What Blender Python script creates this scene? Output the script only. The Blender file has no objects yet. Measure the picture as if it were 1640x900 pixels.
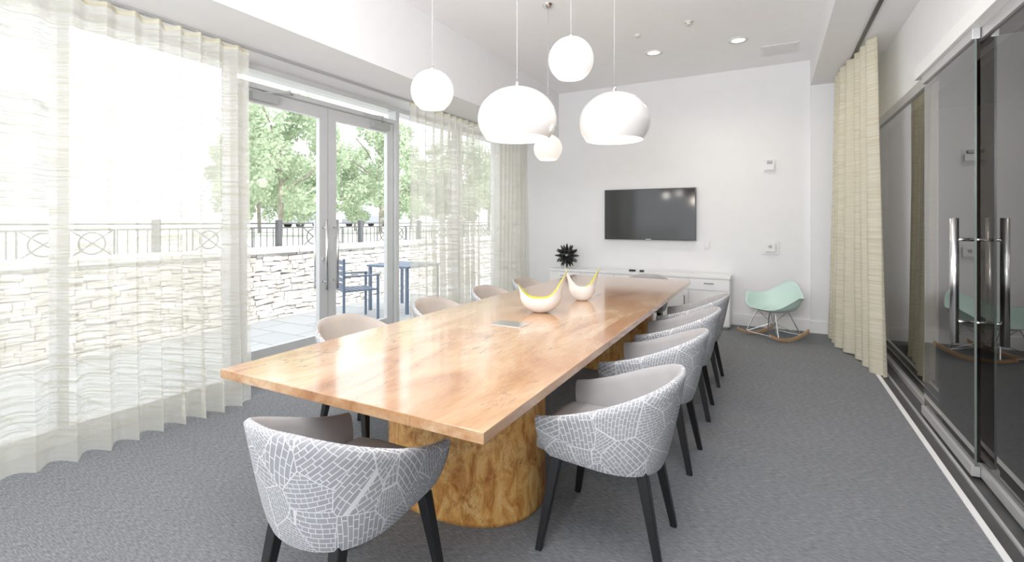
import bpy, bmesh, math, random
from mathutils import Vector, Matrix
random.seed(7)
S=bpy.context.scene
COL=S.collection
PI=math.pi

# ---------------------------------------------------------------- materials
def newmat(name):
    m=bpy.data.materials.new(name); m.use_nodes=True
    nt=m.node_tree; nt.nodes.clear()
    return m,nt,nt.nodes,nt.links
def N(nt,t,**k):
    n=nt.nodes.new(t)
    for a,b in k.items(): setattr(n,a,b)
    return n
def c4(c): return (c[0],c[1],c[2],1)
def pbr(name,col,rough=.5,metal=0,spec=.5,coat=0,emit=None,es=0,var=.04,bump=0,bscale=200):
    m,nt,n,l=newmat(name)
    o=N(nt,'ShaderNodeOutputMaterial'); p=N(nt,'ShaderNodeBsdfPrincipled')
    l.new(p.outputs[0],o.inputs[0])
    p.inputs['Roughness'].default_value=rough; p.inputs['Metallic'].default_value=metal
    p.inputs['Specular IOR Level'].default_value=spec; p.inputs['Coat Weight'].default_value=coat
    p.inputs['Base Color'].default_value=c4(col)
    tc=N(nt,'ShaderNodeTexCoord'); no=N(nt,'ShaderNodeTexNoise'); no.inputs['Scale'].default_value=6
    l.new(tc.outputs['Object'],no.inputs['Vector'])
    r=N(nt,'ShaderNodeValToRGB')
    r.color_ramp.elements[0].position=.3; r.color_ramp.elements[1].position=.7
    r.color_ramp.elements[0].color=c4([x*(1-var) for x in col]); r.color_ramp.elements[1].color=c4([min(1,x*(1+var)) for x in col])
    l.new(no.outputs[0],r.inputs[0]); l.new(r.outputs[0],p.inputs['Base Color'])
    if bump:
        n2=N(nt,'ShaderNodeTexNoise'); n2.inputs['Scale'].default_value=bscale; l.new(tc.outputs['Object'],n2.inputs['Vector'])
        b=N(nt,'ShaderNodeBump'); b.inputs['Strength'].default_value=bump; b.inputs['Distance'].default_value=.01
        l.new(n2.outputs[0],b.inputs['Height']); l.new(b.outputs[0],p.inputs['Normal'])
    if emit:
        p.inputs['Emission Color'].default_value=c4(emit); p.inputs['Emission Strength'].default_value=es
    return m
def ramp(nt,src,stops):
    r=N(nt,'ShaderNodeValToRGB'); e=r.color_ramp.elements
    while len(e)<len(stops): e.new(.5)
    for i,(p,c) in enumerate(stops): e[i].position=p; e[i].color=c4(c)
    nt.links.new(src,r.inputs[0]); return r.outputs[0]
def mapping(nt,src,scale,rot=(0,0,0)):
    m=N(nt,'ShaderNodeMapping'); m.inputs['Scale'].default_value=scale; m.inputs['Rotation'].default_value=rot
    nt.links.new(src,m.inputs[0]); return m.outputs[0]
def noise(nt,vec,scale,detail=4,dist=0,rough=.5):
    n=N(nt,'ShaderNodeTexNoise'); n.inputs['Scale'].default_value=scale; n.inputs['Detail'].default_value=detail
    n.inputs['Distortion'].default_value=dist; n.inputs['Roughness'].default_value=rough
    nt.links.new(vec,n.inputs['Vector']); return n.outputs[0]
def mixc(nt,f,a,b,mode='MIX'):
    m=N(nt,'ShaderNodeMix',data_type='RGBA',blend_type=mode)
    for s,v in ((m.inputs[0],f),(m.inputs[6],a),(m.inputs[7],b)):
        if isinstance(v,(int,float)): s.default_value=v
        elif isinstance(v,tuple): s.default_value=c4(v)
        else: nt.links.new(v,s)
    return m.outputs[2]
def mth(nt,op,a,b=0):
    m=N(nt,'ShaderNodeMath',operation=op)
    for i,v in enumerate((a,b)):
        if isinstance(v,(int,float)): m.inputs[i].default_value=v
        else: nt.links.new(v,m.inputs[i])
    return m.outputs[0]

WALL=pbr('wall_paint',(.80,.80,.81),.7,var=.01,bump=.02,bscale=300)
CEIL=pbr('ceiling_paint',(.93,.93,.94),.8,var=.01)
TRIM=pbr('white_trim',(.82,.82,.82),.4,var=.01)
ALU=pbr('anodized_aluminium',(.60,.61,.62),.38,metal=.25,var=.02)
RAIL=pbr('satin_aluminium_rail',(.50,.50,.50),.35,metal=.4,var=.02)
STEEL=pbr('brushed_steel',(.72,.72,.72),.22,metal=1,var=.03)
DARKM=pbr('dark_metal',(.03,.03,.035),.4,var=.1)
TRACK=pbr('grey_curtain_track',(.34,.34,.34),.4,var=.03)
LEGB=pbr('black_lacquer',(.006,.006,.007),.42,var=.1)
WHITEL=pbr('white_laminate',(.85,.85,.85),.3,var=.01)
CERAM=pbr('white_ceramic',(.82,.81,.79),.25,coat=.4,var=.02)
YELL=pbr('yellow_glaze',(.60,.60,.02),.35,coat=.3,var=.05)
BLK=pbr('black_resin',(.004,.004,.005),.3,var=.1)
AQUA=pbr('aqua_plastic',(.54,.72,.665),.4,var=.02)
CHROME=pbr('chrome_wire',(.75,.75,.75),.12,metal=1,var=.02)
SCREEN=pbr('tv_screen',(.006,.007,.009),.09,spec=.6,var=.05)
BEZ=pbr('tv_bezel',(.01,.01,.012),.3,var=.05)
TAUPE=pbr('taupe_wool',(.40,.385,.385),.9,spec=.2,var=.08,bump=.35,bscale=500)
BEIGE=pbr('beige_wool',(.54,.47,.42),.9,spec=.2,var=.08,bump=.35,bscale=500)
TILE=pbr('dark_tile',(.05,.05,.052),.5,var=.2)
CORR=pbr('corridor_paint',(.085,.068,.054),.7,var=.05)
PLAS=pbr('white_plastic',(.72,.72,.72),.4,var=.01)
BLUE=pbr('slate_blue_paint',(.12,.17,.26),.5,var=.05)
FENCE=pbr('fence_paint',(.08,.085,.09),.5,var=.05)
GREYP=pbr('grey_plastic',(.35,.36,.36),.4,var=.02)
GEDGE=pbr('glass_edge_green',(.12,.14,.13),.3,var=.02)
BARK=pbr('bark',(.34,.30,.26),.9,var=.3,bump=.5,bscale=30)
BUILD=pbr('pale_render',(.80,.79,.77),.8,var=.05)
WIND=pbr('grey_window_glass',(.34,.37,.40),.3,var=.1)  # plain grey glass colour for the facade and car windows
CAR=pbr('car_paint',(.25,.27,.30),.25,coat=.8,var=.02)
TYRE=pbr('tyre_rubber',(.02,.02,.02),.8,var=.1)
CORD=pbr('lamp_cord',(.45,.45,.45),.5,var=.02)
def leafmat():
    m,nt,n,l=newmat('leaf_green')
    o=N(nt,'ShaderNodeOutputMaterial'); tc=N(nt,'ShaderNodeTexCoord')
    c=ramp(nt,noise(nt,tc.outputs['Object'],2.2,6),[(.3,(.36,.46,.31)),(.7,(.60,.68,.51))])
    d=N(nt,'ShaderNodeBsdfDiffuse'); t=N(nt,'ShaderNodeBsdfTranslucent'); mx=N(nt,'ShaderNodeMixShader'); mx.inputs[0].default_value=.4
    l.new(c,d.inputs[0]); l.new(c,t.inputs[0]); l.new(d.outputs[0],mx.inputs[1]); l.new(t.outputs[0],mx.inputs[2]); l.new(mx.outputs[0],o.inputs[0])
    return m
LEAF=leafmat()
def glass(name,tint,refl=1.0,base=.05,pw=4.5):
    m,nt,n,l=newmat(name)
    o=N(nt,'ShaderNodeOutputMaterial'); t=N(nt,'ShaderNodeBsdfTransparent'); g=N(nt,'ShaderNodeBsdfGlossy')
    t.inputs[0].default_value=c4(tint); g.inputs['Roughness'].default_value=.012; g.inputs[0].default_value=(.95,.95,.95,1)
    lw=N(nt,'ShaderNodeLayerWeight'); lw.inputs[0].default_value=.5
    f=mth(nt,'MULTIPLY',mth(nt,'ADD',mth(nt,'MULTIPLY',mth(nt,'POWER',lw.outputs['Facing'],pw),1-base),base),refl)
    mx=N(nt,'ShaderNodeMixShader'); l.new(f,mx.inputs[0])
    l.new(t.outputs[0],mx.inputs[1]); l.new(g.outputs[0],mx.inputs[2]); l.new(mx.outputs[0],o.inputs[0])
    return m
GLASS=glass('clear_glass',(.97,.98,.98),.6)
GLASSD=glass('tinted_glass',(.40,.385,.36),1.0,.05,4.3)
GLASSF=glass('tinted_fixed_glass',(.40,.385,.36),1.0,.06,2.6)
def shade_mat(name,col,s,b=.7):
    m,nt,n,l=newmat(name)
    o=N(nt,'ShaderNodeOutputMaterial'); p=N(nt,'ShaderNodeBsdfPrincipled'); l.new(p.outputs[0],o.inputs[0])
    p.inputs['Base Color'].default_value=(b,b*.985,b*.97,1); p.inputs['Roughness'].default_value=.15
    p.inputs['Emission Color'].default_value=c4(col); p.inputs['Emission Strength'].default_value=s
    return m
GLOBE=shade_mat('glowing_opal_glass',(1,.93,.84),.48,.50)
DOME=shade_mat('white_enamel_dome',(1,.92,.86),.06,.62)
DOMEIN=shade_mat('lit_dome_interior',(1,.86,.66),.70,.6)
LAMP=shade_mat('lamp_disc',(1,.82,.56),3)
def curtain_mat(name,base,line,trans,transl=.5,freq=90):
    m,nt,n,l=newmat(name)
    o=N(nt,'ShaderNodeOutputMaterial'); tc=N(nt,'ShaderNodeTexCoord')
    v=mapping(nt,tc.outputs['Object'],(2.2,2.2,freq))
    nz=noise(nt,v,1.0,3,0,.6)
    c=ramp(nt,nz,[(.44,base),(.60,line)])
    v2=mapping(nt,tc.outputs['Object'],(1.5,1.5,9))
    c=mixc(nt,mth(nt,'MULTIPLY',noise(nt,v2,1,2),.4),c,base)
    d=N(nt,'ShaderNodeBsdfDiffuse'); t=N(nt,'ShaderNodeBsdfTranslucent'); mx=N(nt,'ShaderNodeMixShader'); mx.inputs[0].default_value=transl
    l.new(c,d.inputs[0]); l.new(c,t.inputs[0]); l.new(d.outputs[0],mx.inputs[1]); l.new(t.outputs[0],mx.inputs[2])
    tr=N(nt,'ShaderNodeBsdfTransparent'); m2=N(nt,'ShaderNodeMixShader')
    a=ramp(nt,nz,[(.42,(1-trans,)*3),(.62,(min(1,1-trans+.30),)*3)])
    l.new(a,m2.inputs[0]); l.new(tr.outputs[0],m2.inputs[1]); l.new(mx.outputs[0],m2.inputs[2]); l.new(m2.outputs[0],o.inputs[0])
    return m
SHEER=curtain_mat('sheer_striped_linen',(.92,.905,.86),(.56,.545,.44),.50,.48)
SHEER2=curtain_mat('striped_linen',(.84,.80,.66),(.63,.58,.42),.05,.3,130)
def wood(name,stops,rough,scale,veins=1,stretch=(1,.25,1),coat=.3,burl=.0,dist=1.2):
    m,nt,n,l=newmat(name)
    o=N(nt,'ShaderNodeOutputMaterial'); p=N(nt,'ShaderNodeBsdfPrincipled'); l.new(p.outputs[0],o.inputs[0]); tc=N(nt,'ShaderNodeTexCoord')
    v=mapping(nt,tc.outputs['Object'],stretch)
    a=noise(nt,v,scale,8,dist,.62)
    c=ramp(nt,a,stops)
    v3=mapping(nt,tc.outputs['Object'],(stretch[0]*6,stretch[1]*3,stretch[2]*6))
    g=noise(nt,v3,scale*3,5,.3)
    c=mixc(nt,.35,c,ramp(nt,g,[(.3,(.60,.5,.42)),(.65,(1,1,1))]),'MULTIPLY')
    if veins:
        for (sc,wd,th,st) in ((.7,.006+burl*.010,.50,.65),(1.9,.010+burl*.012,.52,.4+burl*.2)):
            b=noise(nt,v,scale*sc,6,2.2,.6)
            d=mth(nt,'ABSOLUTE',mth(nt,'SUBTRACT',b,.5))
            msk=mth(nt,'LESS_THAN',d,wd)
            k=ramp(nt,noise(nt,tc.outputs['Object'],1.6+burl*4+sc,2),[(th,(0,0,0)),(th+.1,(1,1,1))])
            c=mixc(nt,mth(nt,'MULTIPLY',mth(nt,'MULTIPLY',msk,k),st*veins),c,(.16,.065,.03))
        kv=N(nt,'ShaderNodeTexVoronoi',feature='F1'); kv.inputs['Scale'].default_value=3.2 if not burl else 9; l.new(mapping(nt,tc.outputs['Object'],(1,.6,1)),kv.inputs['Vector'])
        kd=ramp(nt,kv.outputs['Distance'],[(.02,(1,1,1)),(.12,(0,0,0))])
        c=mixc(nt,mth(nt,'MULTIPLY',kd,.6 if not burl else .35),c,(.20,.085,.035))
    l.new(c,p.inputs['Base Color']); p.inputs['Roughness'].default_value=rough; p.inputs['Coat Weight'].default_value=coat
    p.inputs['Coat Roughness'].default_value=.10
    return m
WTOP=wood('spalted_maple_top',[(.30,(.38,.155,.055)),(.43,(.54,.275,.12)),(.54,(.63,.38,.20)),(.68,(.73,.50,.31))],.25,3.4,1,coat=1)
WPED=wood('burl_wood_base',[(.34,(.40,.13,.022)),(.44,(.64,.28,.06)),(.54,(.82,.45,.13)),(.66,(.90,.60,.25))],.4,16,.9,(1,1,.5),.2,.6,1.0)
WROCK=wood('maple_rocker',[(.3,(.45,.25,.12)),(.7,(.62,.40,.22))],.4,8,0)
def carpet():
    m,nt,n,l=newmat('grey_loop_carpet')
    o=N(nt,'ShaderNodeOutputMaterial'); p=N(nt,'ShaderNodeBsdfPrincipled'); l.new(p.outputs[0],o.inputs[0]); tc=N(nt,'ShaderNodeTexCoord')
    v=mapping(nt,tc.outputs['Object'],(.12,1,1),(0,0,.12))
    a=noise(nt,v,240,2,.0,.6); b=noise(nt,tc.outputs['Object'],420,1)
    s=mth(nt,'ADD',mth(nt,'MULTIPLY',a,.8),mth(nt,'MULTIPLY',b,.2))
    c=ramp(nt,s,[(.34,(.105,.113,.125)),(.50,(.178,.187,.20)),(.66,(.275,.283,.297))])
    big=noise(nt,mapping(nt,tc.outputs['Object'],(.4,3,1)),1.6,3)
    c=mixc(nt,.2,c,ramp(nt,big,[(.3,(.7,.7,.7)),(.7,(1,1,1))]),'MULTIPLY')
    l.new(c,p.inputs['Base Color']); p.inputs['Roughness'].default_value=.95; p.inputs['Specular IOR Level'].default_value=.1
    return m
CARPET=carpet()
def fabric():
    m,nt,n,l=newmat('street_map_upholstery')
    o=N(nt,'ShaderNodeOutputMaterial'); p=N(nt,'ShaderNodeBsdfPrincipled'); l.new(p.outputs[0],o.inputs[0])
    uv=N(nt,'ShaderNodeUVMap'); uv.uv_map='UVMap'
    vo=N(nt,'ShaderNodeTexVoronoi',feature='F1'); vo.inputs['Scale'].default_value=7.5; l.new(uv.outputs[0],vo.inputs['Vector'])
    ve=N(nt,'ShaderNodeTexVoronoi',feature='DISTANCE_TO_EDGE'); ve.inputs['Scale'].default_value=7.5; l.new(uv.outputs[0],ve.inputs['Vector'])
    sep=N(nt,'ShaderNodeSeparateColor'); l.new(vo.outputs['Color'],sep.inputs[0])
    ang=mth(nt,'MULTIPLY',sep.outputs[0],6.28)
    wn=N(nt,'ShaderNodeTexNoise'); wn.inputs['Scale'].default_value=5; wn.inputs['Detail'].default_value=0; l.new(uv.outputs[0],wn.inputs['Vector'])
    va=N(nt,'ShaderNodeVectorMath',operation='SCALE'); l.new(wn.outputs['Color'],va.inputs[0]); va.inputs['Scale'].default_value=.05
    vb=N(nt,'ShaderNodeVectorMath',operation='ADD'); l.new(uv.outputs[0],vb.inputs[0]); l.new(va.outputs[0],vb.inputs[1])
    vs=N(nt,'ShaderNodeVectorMath',operation='SCALE'); l.new(vb.outputs[0],vs.inputs[0]); l.new(mth(nt,'ADD',mth(nt,'MULTIPLY',sep.outputs[1],.7),.65),vs.inputs['Scale'])
    vr=N(nt,'ShaderNodeVectorRotate',rotation_type='Z_AXIS'); l.new(vs.outputs[0],vr.inputs['Vector']); l.new(ang,vr.inputs['Angle'])
    br=N(nt,'ShaderNodeTexBrick'); l.new(vr.outputs[0],br.inputs['Vector'])
    br.inputs['Scale'].default_value=25; br.inputs['Mortar Size'].default_value=.033; br.inputs['Mortar Smooth'].default_value=.1
    br.inputs['Brick Width'].default_value=.95; br.inputs['Row Height'].default_value=.36; br.offset=.37; br.squash=.6; br.squash_frequency=3
    G1=(.33,.335,.36); W=(.74,.74,.755)
    br.inputs['Color1'].default_value=c4(G1); br.inputs['Color2'].default_value=c4((.37,.375,.395)); br.inputs['Mortar'].default_value=c4(W)
    c=mixc(nt,mth(nt,'LESS_THAN',ve.outputs['Distance'],.012),br.outputs['Color'],W)
    l.new(c,p.inputs['Base Color']); p.inputs['Roughness'].default_value=.9; p.inputs['Specular IOR Level'].default_value=.2
    return m
FAB=fabric()
def stone(name,stops,sc,bump=.5):
    m,nt,n,l=newmat(name)
    o=N(nt,'ShaderNodeOutputMaterial'); p=N(nt,'ShaderNodeBsdfPrincipled'); l.new(p.outputs[0],o.inputs[0]); tc=N(nt,'ShaderNodeTexCoord')
    a=noise(nt,tc.outputs['Object'],sc,5); l.new(ramp(nt,a,stops),p.inputs['Base Color']); p.inputs['Roughness'].default_value=.9
    b=N(nt,'ShaderNodeBump'); b.inputs['Strength'].default_value=bump; l.new(noise(nt,tc.outputs['Object'],sc*5,4),b.inputs['Height']); l.new(b.outputs[0],p.inputs['Normal'])
    return m
STONE=stone('field_stone',[(.3,(.52,.48,.44)),(.5,(.66,.63,.59)),(.7,(.78,.77,.74))],5)
MORT=stone('pale_joint',[(.3,(.52,.49,.46)),(.7,(.62,.59,.56))],3)
def pavers():
    m,nt,n,l=newmat('bluestone_pavers')
    o=N(nt,'ShaderNodeOutputMaterial'); p=N(nt,'ShaderNodeBsdfPrincipled'); l.new(p.outputs[0],o.inputs[0]); tc=N(nt,'ShaderNodeTexCoord')
    br=N(nt,'ShaderNodeTexBrick'); l.new(tc.outputs['Object'],br.inputs['Vector']); br.inputs['Scale'].default_value=1.0
    br.inputs['Brick Width'].default_value=.75; br.inputs['Row Height'].default_value=.45; br.inputs['Mortar Size'].default_value=.012
    br.inputs['Color1'].default_value=(.50,.52,.54,1); br.inputs['Color2'].default_value=(.62,.63,.63,1); br.inputs['Mortar'].default_value=(.38,.38,.36,1)
    l.new(br.outputs['Color'],p.inputs['Base Color']); p.inputs['Roughness'].default_value=.8
    return m
PAVE=pavers()
GRASS=pbr('lawn',(.50,.51,.46),.9,var=.2)

# ---------------------------------------------------------------- mesh helpers
def link(o,parent=None):
    COL.objects.link(o)
    if parent is not None: o.parent=parent
    return o
def mesh(name,verts,faces,mat,parent=None,smooth=False,uvs=None):
    me=bpy.data.meshes.new(name); me.from_pydata([tuple(v) for v in verts],[],faces); me.update()
    me.materials.append(mat)
    if uvs:
        ul=me.uv_layers.new(name='UVMap')
        for lp in me.loops: ul.data[lp.index].uv=uvs[lp.vertex_index]
    if smooth:
        for p in me.polygons: p.use_smooth=True
    return link(bpy.data.objects.new(name,me),parent)
def bmobj(name,bm,mat,parent=None,smooth=False):
    me=bpy.data.meshes.new(name); bmesh.ops.recalc_face_normals(bm,faces=bm.faces); bm.to_mesh(me); bm.free()
    me.materials.append(mat)
    if smooth:
        for p in me.polygons: p.use_smooth=True
    return link(bpy.data.objects.new(name,me),parent)
def bbox(bm,lo,hi,bev=0,M=None):
    lo=Vector(lo); hi=Vector(hi); c=(lo+hi)/2; s=hi-lo
    r=bmesh.ops.create_cube(bm,size=1,matrix=(M or Matrix())@Matrix.Translation(c)@Matrix.Diagonal((s.x,s.y,s.z,1)))
    if bev:
        es=list({e for v in r['verts'] for e in v.link_edges})
        bmesh.ops.bevel(bm,geom=es,offset=bev,segments=2,affect='EDGES',profile=.7)
def box(name,lo,hi,mat,parent=None,bev=0):
    bm=bmesh.new(); bbox(bm,lo,hi,bev); return bmobj(name,bm,mat,parent)
def boxes(name,L,mat,parent=None,bev=0):
    bm=bmesh.new()
    for lo,hi in L: bbox(bm,lo,hi,bev)
    return bmobj(name,bm,mat,parent)
def pane(x,y0,y1,z0,z1,mat,parent):
    return mesh('glass_pane',[(x,y0,z0),(x,y1,z0),(x,y1,z1),(x,y0,z1)],[(0,1,2,3)],mat,parent)
def bcyl(bm,a,b,r1,r2=None,seg=16,caps=True):
    a=Vector(a); b=Vector(b); r2=r1 if r2 is None else r2; d=b-a; L=d.length
    q=Vector((0,0,1)).rotation_difference(d).to_matrix().to_4x4()
    bmesh.ops.create_cone(bm,cap_ends=caps,segments=seg,radius1=r1,radius2=r2,depth=L,matrix=Matrix.Translation((a+b)/2)@q)
def cyl(name,a,b,r1,mat,parent=None,r2=None,seg=20,smooth=True):
    bm=bmesh.new(); bcyl(bm,a,b,r1,r2,seg); o=bmobj(name,bm,mat,parent)
    if smooth:
        for p in o.data.polygons: p.use_smooth=len(p.vertices)==4
    return o
def btube(bm,pts,r,seg=8,closed=False):
    pts=[Vector(p) for p in pts]; n=len(pts); rings=[]
    prev=None
    for i,p in enumerate(pts):
        if closed: d=pts[(i+1)%n]-pts[i-1]
        else: d=pts[min(i+1,n-1)]-pts[max(i-1,0)]
        d.normalize()
        if prev is None:
            u=d.orthogonal().normalized()
        else:
            u=(prev-d*prev.dot(d)).normalized()
        prev=u; w=d.cross(u)
        rings.append([bm.verts.new(p+(u*math.cos(t)+w*math.sin(t))*r) for t in [2*PI*k/seg for k in range(seg)]])
    m=n if closed else n-1
    for i in range(m):
        A=rings[i];B=rings[(i+1)%n]
        for k in range(seg): bm.faces.new((A[k],A[(k+1)%seg],B[(k+1)%seg],B[k]))
    if not closed:
        bm.faces.new(rings[0][::-1]); bm.faces.new(rings[-1])
def tube(name,pts,r,mat,parent=None,seg=8,closed=False):
    bm=bmesh.new(); btube(bm,pts,r,seg,closed); return bmobj(name,bm,mat,parent,True)
def lathe(name,prof,mat,parent=None,seg=48,loc=(0,0,0)):
    vs=[];fs=[]
    for r,z in prof:
        for k in range(seg):
            t=2*PI*k/seg; vs.append((loc[0]+r*math.cos(t),loc[1]+r*math.sin(t),loc[2]+z))
    for i in range(len(prof)-1):
        for k in range(seg):
            fs.append((i*seg+k,i*seg+(k+1)%seg,(i+1)*seg+(k+1)%seg,(i+1)*seg+k))
    return mesh(name,vs,fs,mat,parent,True)
def thing(name,loc,label,cat,rot=0,group=None):
    e=bpy.data.objects.new(name,None); e.empty_display_size=.1; e.location=loc; e.rotation_euler=(0,0,rot)
    e["label"]=label; e["category"]=cat
    if group: e["group"]=group
    return link(e)
def struct(o): o["kind"]="structure"; return o
def tag(o,label,cat,group=None):
    o["label"]=label; o["category"]=cat
    if group: o["group"]=group
    return o
def copything(src,loc,rot,label=None,swap=None):
    def cp(o,par):
        n=o.copy(); n.parent=par
        n.name=o.name.split('.')[0]
        COL.objects.link(n)
        if swap and n.type=='MESH' and n.material_slots[0].material==swap[0]:
            n.material_slots[0].link='OBJECT'; n.material_slots[0].material=swap[1]
            if "label" in n: n["label"]="plain beige wool lining"
        for ch in o.children: cp(ch,n)
        return n
    e=cp(src,None); e.location=loc; e.rotation_euler=(0,0,rot)
    if label: e["label"]=label
    return e

# ---------------------------------------------------------------- setting
YB=7.23; XW=-4.0; XG=1.02; ZC=3.46; Y0=-2.2
struct(box('floor',(-4.1,Y0,-.1),(.845,YB+.1,0),CARPET))
struct(box('trim_1',(.845,Y0,-.1),(.875,YB,.004),TRIM))
struct(box('trim_2',(.875,Y0,-.1),(1.15,YB,.0),TILE))
struct(box('floor_corridor',(1.15,Y0,-.1),(4.0,YB+.1,0),TILE))
struct(box('ceiling',(-4.3,Y0,ZC),(4.2,YB+.3,ZC+.2),CEIL))
struct(box('wall_far',(-4.3,YB,0),(4.2,YB+.2,ZC),WALL))
struct(box('wall_far_return',(.44,YB-.07,0),(XG-.02,YB,3.12),WALL))
struct(box('wall_window_upper',(-4.3,Y0,2.76),(-3.02,YB,ZC),WALL))
struct(box('ceiling_soffit',(.44,Y0,3.12),(1.3,YB,ZC),WALL))
struct(box('wall_glass_upper',(XG,Y0,2.50),(XG+.22,YB,3.12),WALL))
struct(box('wall_corridor',(3.6,Y0,0),(3.8,YB,ZC),CORR))
struct(box('ceiling_corridor',(1.3,Y0,2.7),(3.6,YB,2.8),CORR))
struct(box('wall_corridor_end',(1.24,YB-.05,0),(3.6,YB,2.7),CORR))
struct(box('wall_corridor_rear',(1.24,Y0-.1,0),(3.8,Y0,2.8),CORR))
struct(box('wall_window_end',(-4.12,6.98,0),(-3.94,YB,2.76),WALL))
struct(box('baseboard_far',(-4.0,YB-.02,0),(.44,YB,.15),TRIM,bev=.004))
struct(box('baseboard_return',(.43,YB-.09,0),(XG-.04,YB-.07,.15),TRIM,bev=.004))
def winframe(name,y0,y1,divs,z0=.0,z1=2.76):
    L=[]; x0,x1=XW-.06,XW+.06
    L.append(((x0,y0,z0),(x1,y1,z0+.10))); L.append(((x0,y0,z1-.05),(x1,y1,z1)))
    for y in divs: L.append(((x0,y-.03,z0+.1),(x1,y+.03,z1-.05)))
    f=struct(boxes(name,L,ALU)); 
    pane(XW,y0,y1,z0+.1,z1-.05,GLASS,f)
    return f
winframe('window_1',Y0,2.48,[-1.6,.2,1.35,2.45])
winframe('window_2',4.42,6.98,[4.45,5.75,6.95])
f=struct(boxes('window_3',[((XW-.06,2.48,2.56),(XW+.06,4.42,2.605)),((XW-.06,2.48,2.715),(XW+.06,4.42,2.76))],ALU))
pane(XW,2.48,4.42,2.605,2.715,GLASS,f)
def leaf(name,y0,y1,hy):
    st=.10; x0,x1=XW-.025,XW+.025
    d=struct(boxes(name,[((x0,y0,.02),(x1,y0+st,2.55)),((x0,y1-st,.02),(x1,y1,2.55)),((x0,y0+st,.02),(x1,y1-st,.27)),((x0,y0+st,2.44),(x1,y1-st,2.55))],ALU,bev=.003))
    pane(XW,y0+st,y1-st,.27,2.44,GLASS,d)
    for s in (1,-1):
        bm=bmesh.new()
        xx=XW+s*.085
        bcyl(bm,(xx,hy,.72),(xx,hy,1.42),.014)
        for z in (.80,1.34): bcyl(bm,(XW+s*.02,hy,z),(xx,hy,z),.009)
        h=bmobj('door_handle',bm,STEEL,d,True); h["label"]="brushed steel vertical pull handle"
    return d
dA=leaf('door_1',2.49,3.445,3.385); dB=leaf('door_2',3.455,4.41,3.52)
for d,y0,s in ((dA,2.60,1),(dB,4.30,-1)):
    bm=bmesh.new()
    bbox(bm,(XW+.026,min(y0,y0+s*.26),2.46),(XW+.085,max(y0,y0+s*.26),2.53),.005)
    btube(bm,[(XW+.06,y0+s*.12,2.535),(XW+.22,y0+s*.26,2.56),(XW+.07,y0+s*.40,2.58)],.009)
    bmobj('door_closer',bm,GREYP,d)
cyl('lock_cylinder',(XW+.02,3.395,1.02),(XW+.04,3.395,1.02),.022,STEEL,dA)
fp=struct(boxes('window_4',[((XG-.0,4.42,2.42),(XG+.05,YB-.08,2.50)),((XG-.0,4.42,0),(XG+.04,YB-.08,.04))],RAIL))
pane(XG+.02,4.42,YB-.08,.04,2.42,GLASSF,fp)
def slide(name,x,y0,y1):
    d=struct(boxes(name,[((x-.015,y0,2.39),(x+.02,y1,2.45)),((x-.018,y0,.02),(x+.02,y1,.075))],RAIL,bev=.004))
    pane(x,y0,y1,.075,2.39,GLASSD,d)
    mesh('glass_edge',[(x-.005,y0,.075),(x+.005,y0,.075),(x+.005,y0,2.39),(x-.005,y0,2.39)],[(0,1,2,3)],GEDGE,d)
    return d
XS=.975
sA=slide('door_3',XS,3.49,4.48)
sB=slide('door_4',XG-.005,1.2,3.56)
sC=slide('door_5',XS,-1.4,1.25)
for xx in (XS-.065,XS+.085):
    bm=bmesh.new(); bcyl(bm,(xx,3.58,.72),(xx,3.58,1.42),.020,seg=24)
    for z in (.84,1.30): bcyl(bm,(xx,3.58,z),(XS,3.58,z),.009)
    h=bmobj('door_handle',bm,STEEL,sA,True); h["label"]="tall brushed steel tube handle"
struct(boxes('trim_3',[((XS-.035,Y0,2.45),(XG+.06,4.6,2.54))],TRIM,bev=.004))
struct(boxes('trim_4',[((XS-.045,Y0,-.01),(XS-.03,YB-.08,.012))],RAIL))
bm=bmesh.new(); bbox(bm,(.905,2.62,0),(.94,2.68,.05),.008); g=bmobj('door_stop',bm,STEEL,None); tag(g,"small steel floor guide under the sliding glass door","door stop")
struct(box('trim_5',(.735,Y0,3.105),(.765,7.1,3.12),DARKM))
struct(box('trim_6',(-3.61,Y0,2.745),(-3.57,7.1,2.76),TRACK))

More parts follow.
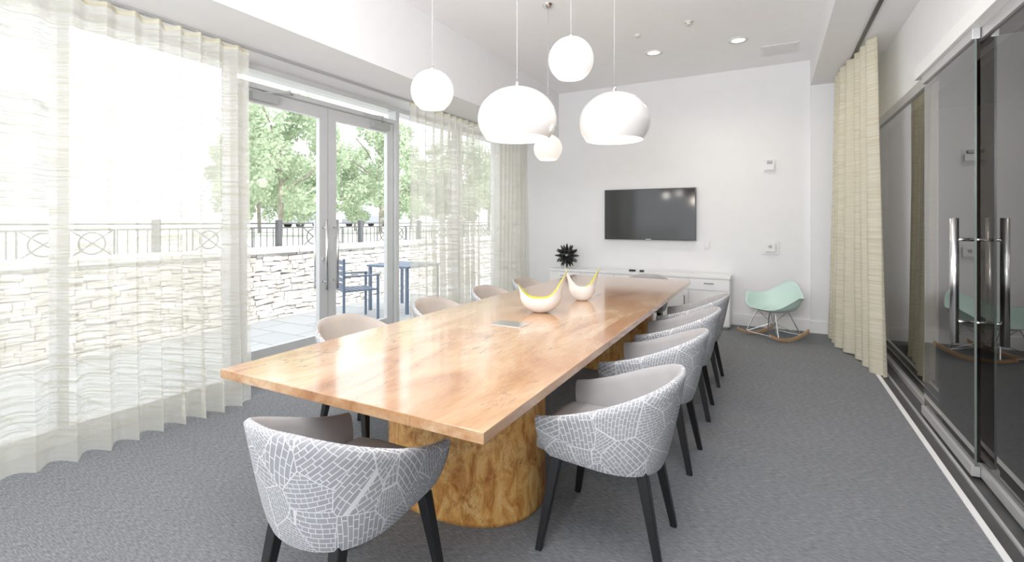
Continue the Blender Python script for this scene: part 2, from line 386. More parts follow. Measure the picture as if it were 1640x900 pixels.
# ---------------------------------------------------------------- curtains
def curtain(name,x,y0,y1,z0,z1,mat,label,amp=.055,wl=.15,seed=1,flare=0,tilt=0):
    rnd=random.Random(seed); L=y1-y0; n=int(L/wl*14); nz=24; ym=(y0+y1)/2
    ph=[rnd.uniform(0,6.28) for _ in range(4)]
    vs=[];fs=[]
    for i in range(n+1):
        y=y0+L*i/n
        for j in range(nz+1):
            f=j/nz; z=z0+(z1-z0)*f
            warp=.6*math.sin(y*2.3+ph[0])+.45*math.sin(y*5.1+ph[1])
            a=amp*(.75+.35*math.sin(y*3.1+ph[2])+.2*math.sin(y*8.3+ph[3]))*(1.25-.55*f)
            k=2*PI*y/wl+warp*2+.45*math.sin(z*1.3+ph[3]+y)*(1-f)
            dx=a*(math.sin(k)+.25*math.sin(2*k+1))
            dy=.018*math.cos(k)*(1.2-.6*f)
            dx+=.03*(1-f)**2*math.sin(y*2+ph[1])
            dx+=tilt*(ym-y)/(L/2)*(.7+.3*(1-f))
            yy=y+dy+flare*(1-f)**1.5*(y-ym)
            zz=z+(.008*math.sin(y*7+ph[0]) if j==0 else 0)
            vs.append((dx,yy-ym,zz))
    for i in range(n):
        for j in range(nz):
            a=i*(nz+1)+j; fs.append((a,a+nz+1,a+nz+2,a+1))
    e=thing(name,(x,ym,0),label,'curtain')
    mesh('fabric_panel',vs,fs,mat,e,True)
    V=[];F=[]
    for i in range(n+1):
        p=vs[i*(nz+1)+nz]
        V.append((p[0]+.003,p[1],z1-.03)); V.append((p[0]+.003,p[1],z1))
    for i in range(n): F.append((2*i,2*i+2,2*i+3,2*i+1))
    mesh('heading_tape',V,F,SHEER2,e,True)
    return e
curtain('curtain',-3.60,-.1,2.36,.010,2.74,SHEER,"sheer white curtain with fine green stripes, beside the glass doors",seed=3,wl=.15,amp=.055)
curtain('curtain',-3.56,4.22,7.12,.010,2.74,SHEER,"sheer white striped curtain hanging near the end wall",seed=5,wl=.14,amp=.055)
curtain('curtain',.76,5.42,6.85,.012,3.10,SHEER2,"pale yellow-green striped curtain stacked against glass partition",seed=9,wl=.20,amp=.060,flare=.12,tilt=.11)

# ---------------------------------------------------------------- conference table
TX0,TX1,TY0,TY1=-2.14,-.78,1.27,5.62
TCX=(TX0+TX1)/2
T=thing('conference_table',(TCX,3.45,0),"long polished spalted maple conference table on burl pedestals",'table')
hx=(TX1-TX0)/2
box('tabletop',(-hx,TY0-3.45,.712),(hx,TY1-3.45,.75),WTOP,T,bev=.003)
def pedestal(cx,cy):
    vs=[];fs=[];seg=64;a,b=.43,.32;n=2.3
    lv=[0,.02,.35,.711]
    for z in lv:
        for k in range(seg):
            t=2*PI*k/seg; c=math.cos(t); s=math.sin(t)
            vs.append((cx+a*math.copysign(abs(c)**(2/n),c),cy+b*math.copysign(abs(s)**(2/n),s),z))
    for i in range(len(lv)-1):
        for k in range(seg): fs.append((i*seg+k,i*seg+(k+1)%seg,(i+1)*seg+(k+1)%seg,(i+1)*seg+k))
    fs.append(tuple(range(seg))[::-1]); fs.append(tuple(range(3*seg,4*seg)))
    o=mesh('pedestal',vs,fs,WPED,T)
    for p in o.data.polygons: p.use_smooth=len(p.vertices)==4
pedestal(.03,2.15-3.45); pedestal(.03,4.72-3.45)
for y in (2.70,4.15):
    o=boxes('power_outlet_cover',[((-.11,y-3.45-.07,.7495),(.11,y-3.45+.07,.7535))],STEEL,T,bev=.001)
    o["label"]="flush brushed metal flap"

# ---------------------------------------------------------------- tub chair
def build_chair():
    e=thing('armchair',(0,0,0),"",'chair')
    a,b,n=.29,.30,2.5; raw=[]
    yf=.255
    for k in range(12): raw.append((-a+.012*(1-k/12),yf-(yf)*k/12))
    for k in range(61):
        t=PI+PI*k/60; c=math.cos(t); s=math.sin(t)
        raw.append((a*math.copysign(abs(c)**(2/n),c),-b*abs(s)**(2/n)))
    for k in range(1,13): raw.append((a-.012*(k/12),yf*k/12))
    raw=[Vector((p[0],p[1])) for p in raw]
    cl=[0]
    for i in range(1,len(raw)): cl.append(cl[-1]+(raw[i]-raw[i-1]).length)
    M=56; pts=[]; j=0
    for i in range(M+1):
        d=cl[-1]*i/M
        while j<len(raw)-2 and cl[j+1]<d: j+=1
        f=(d-cl[j])/max(1e-9,cl[j+1]-cl[j]); pts.append(raw[j].lerp(raw[j+1],min(1,f)))
    nor=[]
    for i in range(M+1):
        d=pts[min(M,i+1)]-pts[max(0,i-1)]; nn=Vector((d.y,-d.x)).normalized()
        nor.append(nn)
    if nor[M//2].y>0: nor=[-x for x in nor]
    def rim(i):
        w=1-abs(2*i/M-1); x=min(1,w/.88); s=x*x*(3-2*x)
        return .565+.19*(.75*s+.25*x)
    def zb(i):
        w=1-abs(2*i/M-1); return .395-.03*w
    K=10; out=[];inn=[];uvs=[]
    th=.034
    for i in range(M+1):
        zt=rim(i); z0=zb(i); col=[]
        for k in range(K+1):
            f=k/K; z=z0+(zt-z0)*f
            sc=.80+.20*(f**.68)
            lean=-.03*f*(1-abs(2*i/M-1))
            p=Vector((pts[i].x*sc,pts[i].y*sc+lean-.0))
            if i<2 or i>M-2: p.y-= .012*(1-math.sin(f*PI))*(1 if (i==0 or i==M) else .3)
            col.append((p.x,p.y,z))
        out.append(col)
        cin=[]
        zt2=zt; zi=.40
        for k in range(K+1):
            f=k/K; z=zi+(zt2-zi)*f
            fo=max(0,min(1,(z-z0)/(zt-z0)))
            sc=.80+.20*(fo**.68); lean=-.03*fo*(1-abs(2*i/M-1))
            p=Vector((pts[i].x*sc,pts[i].y*sc+lean))-nor[i]*th
            if i==0 or i==M: p.y=out[i][k][1]
            cin.append((p.x,p.y,z))
        inn.append(cin)
    L=cl[-1]
    vs=[];fs=[]
    W=K+1+2
    for i in range(M+1):
        for k in range(K+1): vs.append(out[i][k]); uvs.append((L*i/M,out[i][k][2]))
        o=Vector(out[i][K]); q=Vector(inn[i][K]); 
        m=o.lerp(q,.30)+Vector((0,0,.009)); vs.append(m); uvs.append((L*i/M,m.z+.01))
        m=o.lerp(q,.6)+Vector((0,0,.010)); vs.append(m); uvs.append((L*i/M,m.z+.02))
    for i in range(M):
        for k in range(W-1):
            a0=i*W+k; fs.append((a0,a0+W,a0+W+1,a0+1))
    for ii in (0,M):
        base=len(vs)
        for k in range(K+1): vs.append(inn[ii][k]); uvs.append((L*ii/M+.04,inn[ii][k][2]))
        for k in range(K):
            q=(ii*W+k,ii*W+k+1,base+k+1,base+k); fs.append(q if ii==0 else q[::-1])
        fs.append((ii*W+K,ii*W+K+1,ii*W+K+2,base+K))
    nb=len(vs)
    for i in range(M+1): vs.append(out[i][0]); uvs.append((out[i][0][0],out[i][0][1]))
    fs.append(tuple(range(nb,nb+M+1)))
    x0=out[0][0]; x1=out[M][0]
    b2=len(vs)
    for p in ((x0[0],x0[1],x0[2]),(x1[0],x1[1],x1[2]),(x1[0],x1[1],.43),(x0[0],x0[1],.43)): vs.append(p); uvs.append((p[0],p[2]))
    fs.append((b2,b2+1,b2+2,b2+3))
    mesh('outer_shell',vs,fs,FAB,e,True,uvs)["label"]="light grey upholstery with white street-map line pattern"
    vs=[];fs=[]
    W=K+2
    for i in range(M+1):
        for k in range(K+1): vs.append(inn[i][k])
        o=Vector(out[i][K]); q=Vector(inn[i][K]); vs.append(o.lerp(q,.6)+Vector((0,0,.010)))
    for i in range(M):
        for k in range(W-1):
            a0=i*W+k; fs.append((a0,a0+1,a0+W+1,a0+W))
    mesh('inner_lining',vs,fs,TAUPE,e,True)["label"]="plain grey wool lining"
    ring=[]
    for i in range(0,M+1,2):
        p=Vector((inn[i][3][0],inn[i][3][1])); ring.append(p)
    ring[0].y=.262; ring[-1].y=.262
    ring=ring+[Vector((.12,.285)),Vector((-.12,.285))]
    vs=[];fs=[];R=len(ring)
    prof=[(.94,.405),(1.0,.42),(1.0,.455),(.96,.478),(.85,.488),(.5,.492)]
    for s,z in prof:
        for p in ring: vs.append((p.x*s,(p.y)*s,z))
    for k in range(len(prof)-1):
        for i in range(R): fs.append((k*R+i,k*R+(i+1)%R,(k+1)*R+(i+1)%R,(k+1)*R+i))
    fs.append(tuple(range(R))[::-1]); fs.append(tuple((len(prof)-1)*R+i for i in range(R)))
    mesh('seat',vs,fs,TAUPE,e,True)
    for (tx,ty),(bx,by) in (((.205,.17),(.25,.235)),((-.205,.17),(-.25,.235)),((.145,-.175),(.175,-.255)),((-.145,-.175),(-.175,-.255))):
        bm=bmesh.new(); V=[]
        for (x,y,z,w) in ((bx,by,0,.014),(tx,ty,.395,.023)):
            V.append([bm.verts.new((x+sx*w,y+sy*w,z)) for sx,sy in ((-1,-1),(1,-1),(1,1),(-1,1))])
        bm.faces.new(V[0][::-1]); bm.faces.new(V[1])
        for k in range(4): bm.faces.new((V[0][k],V[0][(k+1)%4],V[1][(k+1)%4],V[1][k]))
        bmesh.ops.bevel(bm,geom=list(bm.edges),offset=.003,segments=1,affect='EDGES')
        bmobj('leg',bm,LEGB,e)
    return e
GRP="tub armchairs around the conference table"
ch=build_chair(); ch["group"]=GRP
ch.location=(-1.35,1.265,0); ch["label"]="patterned grey tub armchair at the end of the table"
SL="patterned grey tub armchair with black legs along table side"
for i,(x,y,r) in enumerate(((-.645,2.13,.02),(-.645,3.0,-.03),(-.645,3.80,.03),(-.645,4.60,0))):
    copything(ch,(x,y,0),PI/2+r,SL)
for i,(x,y,r) in enumerate(((-2.30,2.32,0),(-2.26,3.22,.02),(-2.25,4.07,-.03),(-2.25,4.9,.02))):
    copything(ch,(x,y,0),-PI/2+r,"grey tub armchair with beige lining by the window side",(TAUPE,BEIGE))
copything(ch,(-1.3,5.66,0),PI,"grey tub armchair at the table end facing the credenza")

# ---------------------------------------------------------------- bowls
def bowl(loc,rot,hl,hr,W,lab,low,out_=.25,pw=2.2):
    e=thing('decorative_bowl',loc,lab,'bowl',rot,"white and yellow sculptural bowls")
    seg=96;K=20
    def P(t,k,inset):
        c=math.cos(t); hi=(hr if c>0 else hl); w=abs(c)**pw
        w=w*(.30+.70*w)
        H=low+(hi-low)*w+ (.022*max(0,-math.sin(t)))
        f=k/K; z=H*f
        q=min(1,z/.13)
        r=.04+(W-.04)*(1-(1-q)**2.3)**.7
        if z>.13: r+= out_*(z-.13)
        y=.80*math.sin(t)*r
        x=math.cos(t)*r
        v=Vector((x,y,z+(inset if z<.02 else 0)))
        if inset: 
            d=Vector((x,y,0))
            v-=d.normalized()*inset*min(1,(K-k)/2)
        return v
    for nm,ins,mat in (('bowl_body',0,CERAM),('bowl_interior',.009,YELL)):
        vs=[];fs=[]
        for k in range(K+1):
            for s in range(seg): vs.append(P(2*PI*s/seg,k,ins))
        for k in range(K):
            for s in range(seg): 
                q=(k*seg+s,k*seg+(s+1)%seg,(k+1)*seg+(s+1)%seg,(k+1)*seg+s); fs.append(q if ins==0 else q[::-1])
        fs.append(tuple(range(seg))[::-1])
        o=mesh(nm,vs,fs,mat,e,True)
        if ins: o["label"]="glossy yellow glazed inside"
bowl((-1.46,3.16,.7505),math.radians(24),.21,.32,.15,"white ceramic boat-shaped bowl with yellow inside, one tall horn",.09)
bowl((-1.38,3.80,.7505),math.radians(24),.29,.28,.11,"white ceramic bowl with two pointed horns and yellow inside",.10)

# ---------------------------------------------------------------- credenza
cx0,cx1,cy0,cy1=-3.0,-.465,6.80,7.20
C=thing('credenza',((cx0+cx1)/2,(cy0+cy1)/2,0),"long low white laminate credenza against the end wall",'cabinet')
w=(cx1-cx0)/2; d=.2
box('body',(-w+.005,-d+.02,.03),(w-.005,d,.655),WHITEL,C,bev=.002)
box('countertop',(-w,-d-.005,.655),(w,d,.685),WHITEL,C,bev=.003)
box('plinth',(-w+.03,-d+.05,0),(w-.03,d-.02,.03),GREYP,C)
nu=5; uw=2*w/nu
for i in range(nu):
    x0=-w+i*uw+.008; x1=-w+(i+1)*uw-.008
    dr=box('drawer',(x0,-d,.50),(x1,-d+.02,.645),WHITEL,C,bev=.002)
    boxes('handle',[(((x0+x1)/2-.06,-d-.025,.585),((x0+x1)/2+.06,-d-.017,.597)),(((x0+x1)/2-.055,-d-.018,.586),((x0+x1)/2-.047,-d,.596)),(((x0+x1)/2+.047,-d-.018,.586),((x0+x1)/2+.055,-d,.596))],STEEL,dr)
    do=box('door',(x0,-d,.045),(x1,-d+.02,.49),WHITEL,C,bev=.002)
    boxes('handle',[((x1-.05,-d-.025,.30),(x1-.038,-d-.017,.42)),((x1-.049,-d-.018,.31),(x1-.039,-d,.32)),((x1-.049,-d-.018,.40),(x1-.039,-d,.41))],STEEL,do)
SPH=thing('sculpture',(-2.78,6.98,.690),"spiky black geometric star sculpture standing on the credenza",'sculpture')
bm=bmesh.new(); bmesh.ops.create_icosphere(bm,subdivisions=2,radius=.10)
dirs=[v.co.normalized() for v in bm.verts]; bm.free()
bm=bmesh.new(); bmesh.ops.create_icosphere(bm,subdivisions=2,radius=.115,matrix=Matrix.Translation((0,0,.187)))
for i,dv in enumerate(dirs):
    c=Vector((0,0,.187)); 
    bcyl(bm,c+dv*.09,c+dv*.186,.030,.007,seg=4)
bmobj('spiked_ball',bm,BLK,SPH)
for (px,py,sx,sy) in ((-1.76,6.95,.09,.05),(-1.62,6.93,.06,.05)):
    g=box('remote_control',(-sx/2,-sy/2,0),(sx/2,sy/2,.028),BLK,None,bev=.008); g.location=(px,py,.685); tag(g,"small black remote control lying on the white credenza","remote control","remotes on the credenza")

# ---------------------------------------------------------------- television
TV=thing('television',(-1.58,YB-.05,1.135),"flat black wall-mounted television on the end wall",'television')
box('bezel',(-.655,-.03,0),(.655,.03,.745),BEZ,TV,bev=.004)
box('screen',(-.642,-.032,.02),(.642,-.029,.732),SCREEN,TV)
box('wall_mount',(-.2,.03,.2),(.2,.049,.55),DARKM,TV)
boxes('badge',[((-.035+.02*k,-.033,.006),(-.022+.02*k,-.0305,.013)) for k in range(4)],STEEL,TV)

# ---------------------------------------------------------------- rocking chair
RC=thing('rocking_chair',(.02,6.64,0),"aqua plastic shell rocking chair with wire base and wood rockers",'chair')
RC.rotation_euler=(0,0,math.radians(142))
NT,NR=96,18; vs=[];fs=[]
for j in range(NR+1):
    q=j/NR
    for i in range(NT):
        t=2*PI*i/NT; sx=math.sin(t); cy=math.cos(t)
        fr=max(0,cy)**1.2; bk=max(0,-cy)**2.2; sd=abs(sx)**4.0*(1 if cy<.1 else 1-.5*cy)
        H=.015+.33*bk+.20*sd*(1-bk)+.10*max(0,-cy)*(1-bk)*(1-sd)
        Rr=math.sqrt((.30*sx)**2+(.25*cy)**2)
        k=q**.9
        r=Rr*(1-(1-k)**1.9)**.9 if q<1 else Rr
        z=.325+H*(q**2.3)+(.05*fr*(q**1.2))-(.03*fr*(max(0,q-.8)/.2)**2)
        lip=max(0,q-.80)/.20
        rr=r*(1+.14*lip*lip*(sd+bk*.25))
        z-=.015*sd*lip**3
        vs.append((rr*sx,rr*cy-.06*bk*q**1.5,z))
for j in range(NR):
    for i in range(NT):
        fs.append((j*NT+i,j*NT+(i+1)%NT,(j+1)*NT+(i+1)%NT,(j+1)*NT+i))
sh=mesh('seat_shell',vs,fs,AQUA,RC,True)
so=sh.modifiers.new('thick','SOLIDIFY'); so.thickness=.009
bm=bmesh.new()
hub=[(-.12,.12,.33),(.12,.12,.33),(.12,-.10,.33),(-.12,-.10,.33)]
feet=[(-.22,.19,.055),(.22,.19,.055),(.22,-.19,.055),(-.22,-.19,.055)]
for h_,f_ in zip(hub,feet):
    bcyl(bm,h_,f_,.006,seg=8)
for k in range(4):
    bcyl(bm,hub[k],hub[(k+1)%4],.005,seg=8)
    a=Vector(hub[k]); c=Vector((0,0,.16))
    bcyl(bm,a,a.lerp(c,.85),.004,seg=8); bcyl(bm,Vector(feet[k]),c+Vector((a.x*.3,a.y*.3,0)),.004,seg=8)
bcyl(bm,feet[0],feet[1],.004,seg=8); bcyl(bm,feet[2],feet[3],.004,seg=8)
btube(bm,[(.036*math.cos(t),.036*math.sin(t),.16) for t in [2*PI*k/16 for k in range(16)]],.004,closed=True)
bmobj('wire_base',bm,CHROME,RC)
for s in (-1,1):
    vs=[];fs=[];n=24
    for k in range(n+1):
        y=-.33+.66*k/n; zc=.0+ .095*(y/.36)**2
        for dx,dz in ((-.011,0),(.011,0),(.011,.034),(-.011,.034)): vs.append((s*.22+dx,y,zc+dz+.001))
    for k in range(n):
        for q in range(4): fs.append((4*k+q,4*k+(q+1)%4,4*k+4+(q+1)%4,4*k+4+q))
    fs.append((0,3,2,1)); fs.append((4*n,4*n+1,4*n+2,4*n+3))
    mesh('rocker',vs,fs,WROCK,RC)["label"]="pale wooden curved runner"

# ---------------------------------------------------------------- wall devices
def device(name,x,z,w,h,lab,cat,extra):
    e=thing(name,(x,YB,z),lab,cat)
    box('cover_plate',(-w/2,-.012,-h/2),(w/2,0,h/2),PLAS,e,bev=.003)
    for nm,lo,hi,m in extra: box(nm,lo,hi,m,e,bev=.002)
device('fire_alarm',-.02,2.14,.14,.16,"white fire alarm strobe on the end wall",'alarm',[('alarm_horn',(-.055,-.05,-.06),(.055,-.012,.02),PLAS),('strobe_lens',(-.03,-.06,.025),(.03,-.012,.06),GREYP)])
device('light_switch',-.79,1.08,.08,.125,"white light switch plate on the end wall",'light switch',[('toggle',(-.016,-.018,-.033),(.016,-.012,.033),TRIM)])
device('thermostat',-.01,1.06,.21,.18,"white thermostat with small grey display on the wall",'thermostat',[('control_box',(-.06,-.045,-.055),(.06,-.012,.055),PLAS),('display',(-.02,-.047,-.005),(.02,-.045,.03),GREYP)])
device('power_outlet',-.15,.36,.07,.115,"white power outlet low on the end wall",'outlet',[('socket',(-.018,-.015,-.035),(.018,-.012,.035),PLAS)])

# ---------------------------------------------------------------- ceiling fixtures
def downlight(x,y,lab="round recessed downlight in the white ceiling"):
    e=thing('downlight',(x,y,ZC),lab,'ceiling light',group="recessed ceiling downlights")
    lathe('trim_ring',[(.105,0),(.105,-.008),(.075,-.010),(.070,-.002)],PLAS,e)
    lathe('lamp_lens',[(.0001,-.003),(.072,-.003)],LAMP,e)
    L=bpy.data.lights.new('downlight_bulb','SPOT'); L.energy=34; L.spot_size=math.radians(150); L.spot_blend=1; L.color=(1,.90,.78); L.shadow_soft_size=.07
    o=bpy.data.objects.new('bulb',L); o.location=(0,0,-.03); link(o,e)
for x,y in ((-1.26,6.0),(-.33,6.04),(-.33,3.6),(-.33,1.2),(-2.5,1.2),(-.33,-1),(-2.5,-1)):  # those after the first pair are unseen, added as fill light
    downlight(x,y)
V=thing('air_vent',(.09,6.6,ZC),"square white air vent grille in the ceiling",'vent')
box('frame',(-.2,-.2,-.006),(.2,.2,0),TRIM,V,bev=.002)
boxes('louvers',[((-.17,-.17+.035*k,-.010),(.17,-.148+.035*k,-.005)) for k in range(10)],PLAS,V)
sp=lathe('sprinkler_head',[(.0001,-.03),(.02,-.03),(.02,-.005),(.045,-.004),(.045,0)],PLAS,None,loc=(0,0,0)); sp.location=(-.75,5.25,ZC); tag(sp,"small round white sprinkler head on the ceiling","sprinkler")
sp=lathe('smoke_detector',[(.0001,-.02),(.03,-.02),(.035,0)],PLAS,None); sp.location=(-1.3,5.35,ZC); tag(sp,"small white detector disc on the ceiling","detector")

# ---------------------------------------------------------------- pendants
PG="cluster of white pendant lamps over the table"
def globe(x,y,z,r,lab):
    e=thing('pendant_lamp',(x,y,ZC),lab,'lamp',group=PG); zz=z-ZC
    prof=[(.0001,r)]+[(r*math.sin(t),r*math.cos(t)) for t in [PI*k/40 for k in range(2,33)]]
    prof+= [(prof[-1][0]-.004,prof[-1][1]+.004),(.0001,prof[-1][1]+.006)]
    lathe('lamp_shade',prof,GLOBE,e,loc=(0,0,zz))
    cyl('socket_cap',(0,0,zz+r-.004),(0,0,zz+r+.022),.016,STEEL,e,r2=.008)
    cyl('cord',(0,0,zz+r+.02),(0,0,-.02),.0025,CORD,e,seg=8)
    lathe('canopy',[(.0001,-.035),(.02,-.034),(.045,-.022),(.055,0)],STEEL,e)
    L=bpy.data.lights.new('globe_bulb','POINT'); L.energy=2; L.color=(1,.93,.84); L.shadow_soft_size=r*.5
    o=bpy.data.objects.new('bulb',L); o.location=(0,0,zz-r-.03); link(o,e)
def dome(x,y,zb,zt,R,lab):
    e=thing('pendant_lamp',(x,y,ZC),lab,'lamp',group=PG); z0=zb-ZC; H=zt-zb
    hw=H*.38; up=H-hw
    prof=[]
    for k in range(29):
        t=PI/2*k/28; prof.append((max(.0001,R*math.sin(t)),z0+hw+up*math.cos(t)))
    for k in range(1,15):
        f=k/14; prof.append((R*(1-.20*f**2.0),z0+hw*(1-f)))
    lathe('lamp_shade',prof,DOME,e,seg=64)
    inner=[(max(.0001,r-.008),z-.006 if z>z0+hw else z) for r,z in prof]
    inner.append((prof[-1][0],prof[-1][1]))
    lathe('shade_interior',inner[3:],DOMEIN,e,seg=64)
    lathe('diffuser',[(.0001,z0+.022),(prof[-1][0]-.010,z0+.022)],DOMEIN,e,seg=48)
    cyl('socket_cap',(0,0,zt-ZC-.002),(0,0,zt-ZC+.05),.018,STEEL,e,r2=.008)
    cyl('cord',(0,0,zt-ZC+.04),(0,0,-.02),.003,CORD,e,seg=8)
    lathe('canopy',[(.0001,-.035),(.02,-.034),(.045,-.022),(.055,0)],STEEL,e)
    L=bpy.data.lights.new('dome_bulb','POINT'); L.energy=6; L.color=(1,.88,.74); L.shadow_soft_size=.08
    o=bpy.data.objects.new('bulb',L); o.location=(0,0,z0-.09); link(o,e)
globe(-1.90,2.47,2.23,.135,"small round glowing white globe pendant")
globe(-1.046,2.69,2.36,.133,"small round glowing white globe pendant")
globe(-1.87,4.21,2.095,.135,"small round glowing white globe pendant")
dome(-1.50,2.87,1.955,2.30,.264,"large glossy white dome pendant hanging over the table")
dome(-1.02,3.50,2.00,2.355,.258,"large glossy white dome pendant hanging over the table")

# ---------------------------------------------------------------- exterior
tag(box('patio',(-6.4,-8,-.12),(-4.1,22,-.02),PAVE),"bluestone paved patio outside the glass doors","patio")
G=tag(box('ground',(-60,-30,-.3),(-7.0,60,.9),GRASS),"raised ground behind the stone wall","ground")
W=thing('stone_wall',(-6.7,6,0),"low dry-stacked field stone retaining wall with capstones",'wall')
box('wall_core',(-.3,-14,-.1),(.17,14,.93),MORT,W)
bm=bmesh.new(); rnd=random.Random(4); z=-.05
while z<.93:
    h=rnd.uniform(.04,.09); h=min(h,.94-z)
    if h<.025: break
    y=-8.0+rnd.uniform(0,.2)
    while y<6:
        l=rnd.uniform(.07,.30); o=rnd.uniform(-.005,.020)
        M_=Matrix.Translation((.17+o,y+l/2,z+h/2+rnd.uniform(-.008,.008)))@Matrix.Rotation(rnd.uniform(-.12,.12),4,'X')
        bbox(bm,(-.05,-l/2+.003,-h/2+.002),(.04,l/2-.003,h/2-.002),.010 if y>-5 else 0,M_); y+=l
    z+=h
bmobj('stones',bm,STONE,W)
bm=bmesh.new(); y=-10
while y<10: bbox(bm,(-.33,y+.005,.93),(.25,y+.9,1.0),.01); y+=.905
bmobj('capstones',bm,pbr('capstone',(.66,.66,.64),.8,var=.1),W)
F=thing('fence',(-7.15,6,.9),"dark ornamental iron fence standing above the stone wall",'fence')
y=-8
while y<9:
    box('post',(-.04,y-.04,0),(.04,y+.04,.53),FENCE,F,bev=.005)
    bm=bmesh.new(); a,b=y+.04,y+1.76
    for z in (.08,.40,.47): bbox(bm,(-.012,a,z-.012),(.012,b,z+.012))
    k=a+.12
    while k<b-.02:
        if abs(k-(a+b)/2)>.46: bcyl(bm,(0,k,.08),(0,k,.40),.008,seg=6)
        k+=.11
    c=(a+b)/2
    for cc in (c-.22,c+.22):
        btube(bm,[(0,cc+.13*math.cos(t),.24+.13*math.sin(t)) for t in [2*PI*q/20 for q in range(20)]],.010,6,True)
        for sg in (-1,1): btube(bm,[(0,cc-.21*sg,.08),(0,cc,.24),(0,cc+.21*sg,.40)],.009,6)
    for sg in (-1,0,1): bcyl(bm,(0,c+.44*sg,.08),(0,c+.44*sg,.40),.012,seg=6)
    bmobj('fence_panel',bm,FENCE,F)
    y+=1.8
def tree(x,y,h,r,seed,copy_of=None):
    if copy_of:
        t=copything(copy_of,(x,y,.9),seed,None); return t
    e=thing('tree',(x,y,.9),"leafy green deciduous tree beyond the fence",'tree',group="street trees behind the fence")
    bm=bmesh.new(); btube(bm,[(0,0,0),(.05,0,h*.25),(-.04,.03,h*.5),(.02,0,h*.8)],.08,8)
    rnd=random.Random(seed)
    for k in range(7):
        a=k*.9; btube(bm,[(0,0,h*(.28+.05*k)),(.5*r*math.cos(a),.5*r*math.sin(a),h*(.42+.06*k)),(.85*r*math.cos(a),.85*r*math.sin(a),h*(.50+.06*k))],.03,6)
    bmobj('trunk',bm,BARK,e)
    vs=[];fs=[]
    clumps=[]
    for k in range(44):
        a=rnd.uniform(0,6.28); q=rnd.random()**.5*r*.85; zz=h*rnd.uniform(.16,.95); q*=math.sin(min(PI,max(.2,(zz/h-.05)/.97*PI)))**.5
        clumps.append((Vector((q*math.cos(a),q*math.sin(a),zz)),rnd.uniform(.35,.7)*r*.42))
    for c,cr in clumps:
        for k in range(230):
            d=Vector((rnd.gauss(0,1),rnd.gauss(0,1),rnd.gauss(0,.8))).normalized()*cr*rnd.uniform(.55,1.05)
            p=c+d; s=rnd.uniform(.05,.10)
            u=Vector((rnd.gauss(0,1),rnd.gauss(0,1),rnd.gauss(0,1))).normalized(); w_=u.orthogonal().normalized()
            b=len(vs); vs+= [p-u*s,p+w_*s*.6,p+u*s,p-w_*s*.6]; fs.append((b,b+1,b+2,b+3))
    mesh('foliage',vs,fs,LEAF,e)
    return e
t0=tree(-14.5,10.6,4.6,2.3,1)
for i,(x,y) in enumerate(((-14.5,15.3),(-14,20.0),(-20,13.6),(-20,19.2),(-15,25),(-21,25),(-26,19))):
    tree(x,y,0,0,i*1.3+.5,t0)
B=thing('building',(-17,2,.9),"pale rendered building with tall arched windows",'building')
box('facade',(-3,-14,0),(0,5.6,14),BUILD,B)
for fl in range(3):
    for k in range(5):
        yc=-11.6+k*3.6; z0=.9+fl*4.2; n=20
        pts=[(yc-1.1,z0),(yc+1.1,z0)]+[(yc+1.1*math.cos(PI*q/n),z0+1.9+1.1*math.sin(PI*q/n)) for q in range(n+1)]
        vs=[(.03,p[0],p[1]) for p in pts]
        wn=mesh('arched_window',vs,[tuple(range(len(vs)))],WIND,B)
        tube('window_arch',[(.06,p[0],p[1]) for p in pts[1:]]+[(.06,)+pts[0]],.09,BUILD,wn)
def car(x,y,lab):
    e=thing('car',(x,y,.9),lab,'car')
    prof=[(-2.2,.35),(-2.2,.75),(-1.9,.95),(-1.2,1.0),(-.6,1.45),(.8,1.48),(1.4,1.05),(2.1,.9),(2.25,.6),(2.2,.35)]
    n=len(prof); vs=[(-.85 if z<1.1 else -.7,yy,z) for yy,z in prof]+[(.85 if z<1.1 else .7,yy,z) for yy,z in prof]
    fs=[tuple(range(n)),tuple(range(n,2*n))[::-1]]+[(i,(i+1)%n,n+(i+1)%n,n+i) for i in range(n)]
    mesh('car_body',vs,fs,CAR,e)
    wv=[(.80,-1.0,1.02),(.80,1.2,1.06),(.71,.75,1.40),(.71,-.55,1.38)]
    mesh('side_window',[(v[0]+.03,v[1],v[2]) for v in wv],[(0,1,2,3)],WIND,e)
    for yy in (-1.4,1.4):
        for xx in (-.75,.75): cyl('wheel',(xx-.12,yy,.33),(xx+.12,yy,.33),.33,TYRE,e,seg=24)
car(-34,27.5,"dark grey car parked beyond the fence"); car(-34,34,"dark grey car parked beyond the fence")
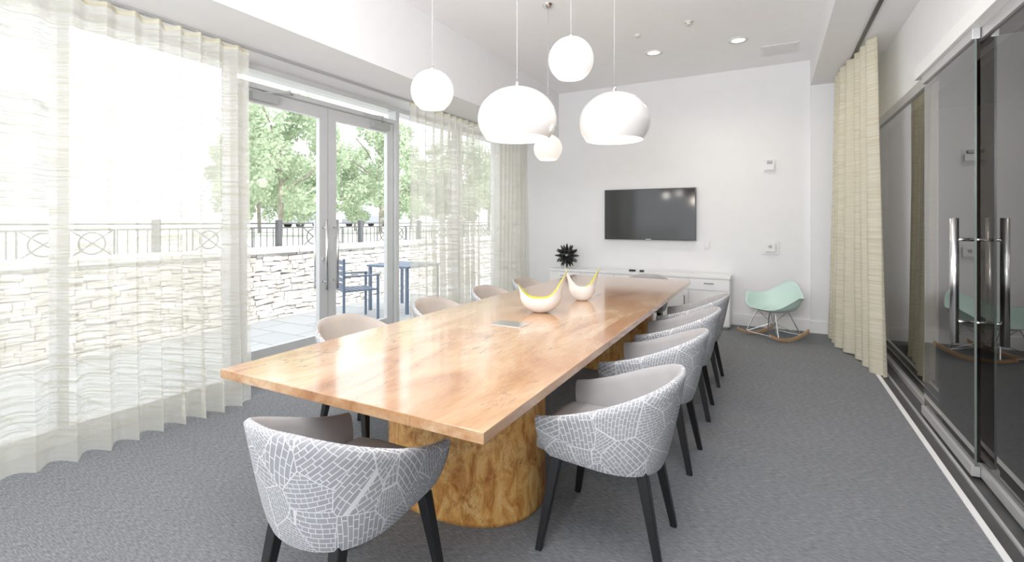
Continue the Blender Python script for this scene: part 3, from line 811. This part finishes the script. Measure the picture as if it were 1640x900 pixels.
def pchair(loc,rot):
    e=thing('patio_chair',loc,"slate blue slatted metal patio chair",'chair',rot)
    boxes('seat',[((-.24,-.24+.08*k,.43),(.24,-.175+.08*k,.45)) for k in range(6)],BLUE,e)
    boxes('backrest',[((-.24,-.27,.5+.08*k),(.24,-.255,.555+.08*k)) for k in range(5)],BLUE,e)
    for sx in (-1,1):
        box('leg',(sx*.25-.015,-.27,0),(sx*.25+.015,-.24,.9),BLUE,e); box('leg',(sx*.25-.015,.22,0),(sx*.25+.015,.25,.64),BLUE,e)
        box('armrest',(sx*.25-.025,-.25,.64),(sx*.25+.025,.26,.66),BLUE,e)
pchair((-5.35,5.15,-.02),math.radians(-25)); 
e=thing('patio_table',(-5.3,6.15,-.02),"slate blue square metal patio table",'table')
box('tabletop',(-.42,-.42,.70),(.42,.42,.73),BLUE,e,bev=.005)
for sx in (-1,1):
    for sy in (-1,1): box('leg',(sx*.38-.02,sy*.38-.02,0),(sx*.38+.02,sy*.38+.02,.70),BLUE,e)

# ---------------------------------------------------------------- light
Wd=bpy.data.worlds.new('sky'); S.world=Wd; Wd.use_nodes=True
bg=Wd.node_tree.nodes['Background']; bg.inputs[0].default_value=(.93,.965,1,1); bg.inputs[1].default_value=2.15
sun=bpy.data.lights.new('sun','SUN'); sun.energy=5.2; sun.angle=.02; sun.color=(1,.97,.92)
so=bpy.data.objects.new('sun',sun); link(so); so.rotation_euler=(0,math.radians(30),0)
# unseen area light aimed upward, added to brighten the ceiling and room
fl=bpy.data.lights.new('ceiling_fill_light','AREA'); fl.energy=150; fl.size=1.0; fl.color=(.97,.98,1)
fo=bpy.data.objects.new('ceiling_fill_light',fl); link(fo); fo.location=(-.5,-.3,2.1)
fo.rotation_euler=Vector((-.12,.70,.90)).to_track_quat('-Z','Y').to_euler()

# ---------------------------------------------------------------- camera
cam=bpy.data.cameras.new('camera'); cam.sensor_width=36; cam.lens=774/1640*36; cam.shift_y=-95/1640; cam.clip_start=.05; cam.clip_end=300
co=bpy.data.objects.new('camera',cam); link(co); co.location=(0,0,1.4); co.rotation_euler=(PI/2,0,math.radians(28.2))
S.camera=co
S.view_settings.view_transform='Standard'
S.view_settings.look='None'
S.view_settings.exposure=0.2
S.view_settings.gamma=1.12
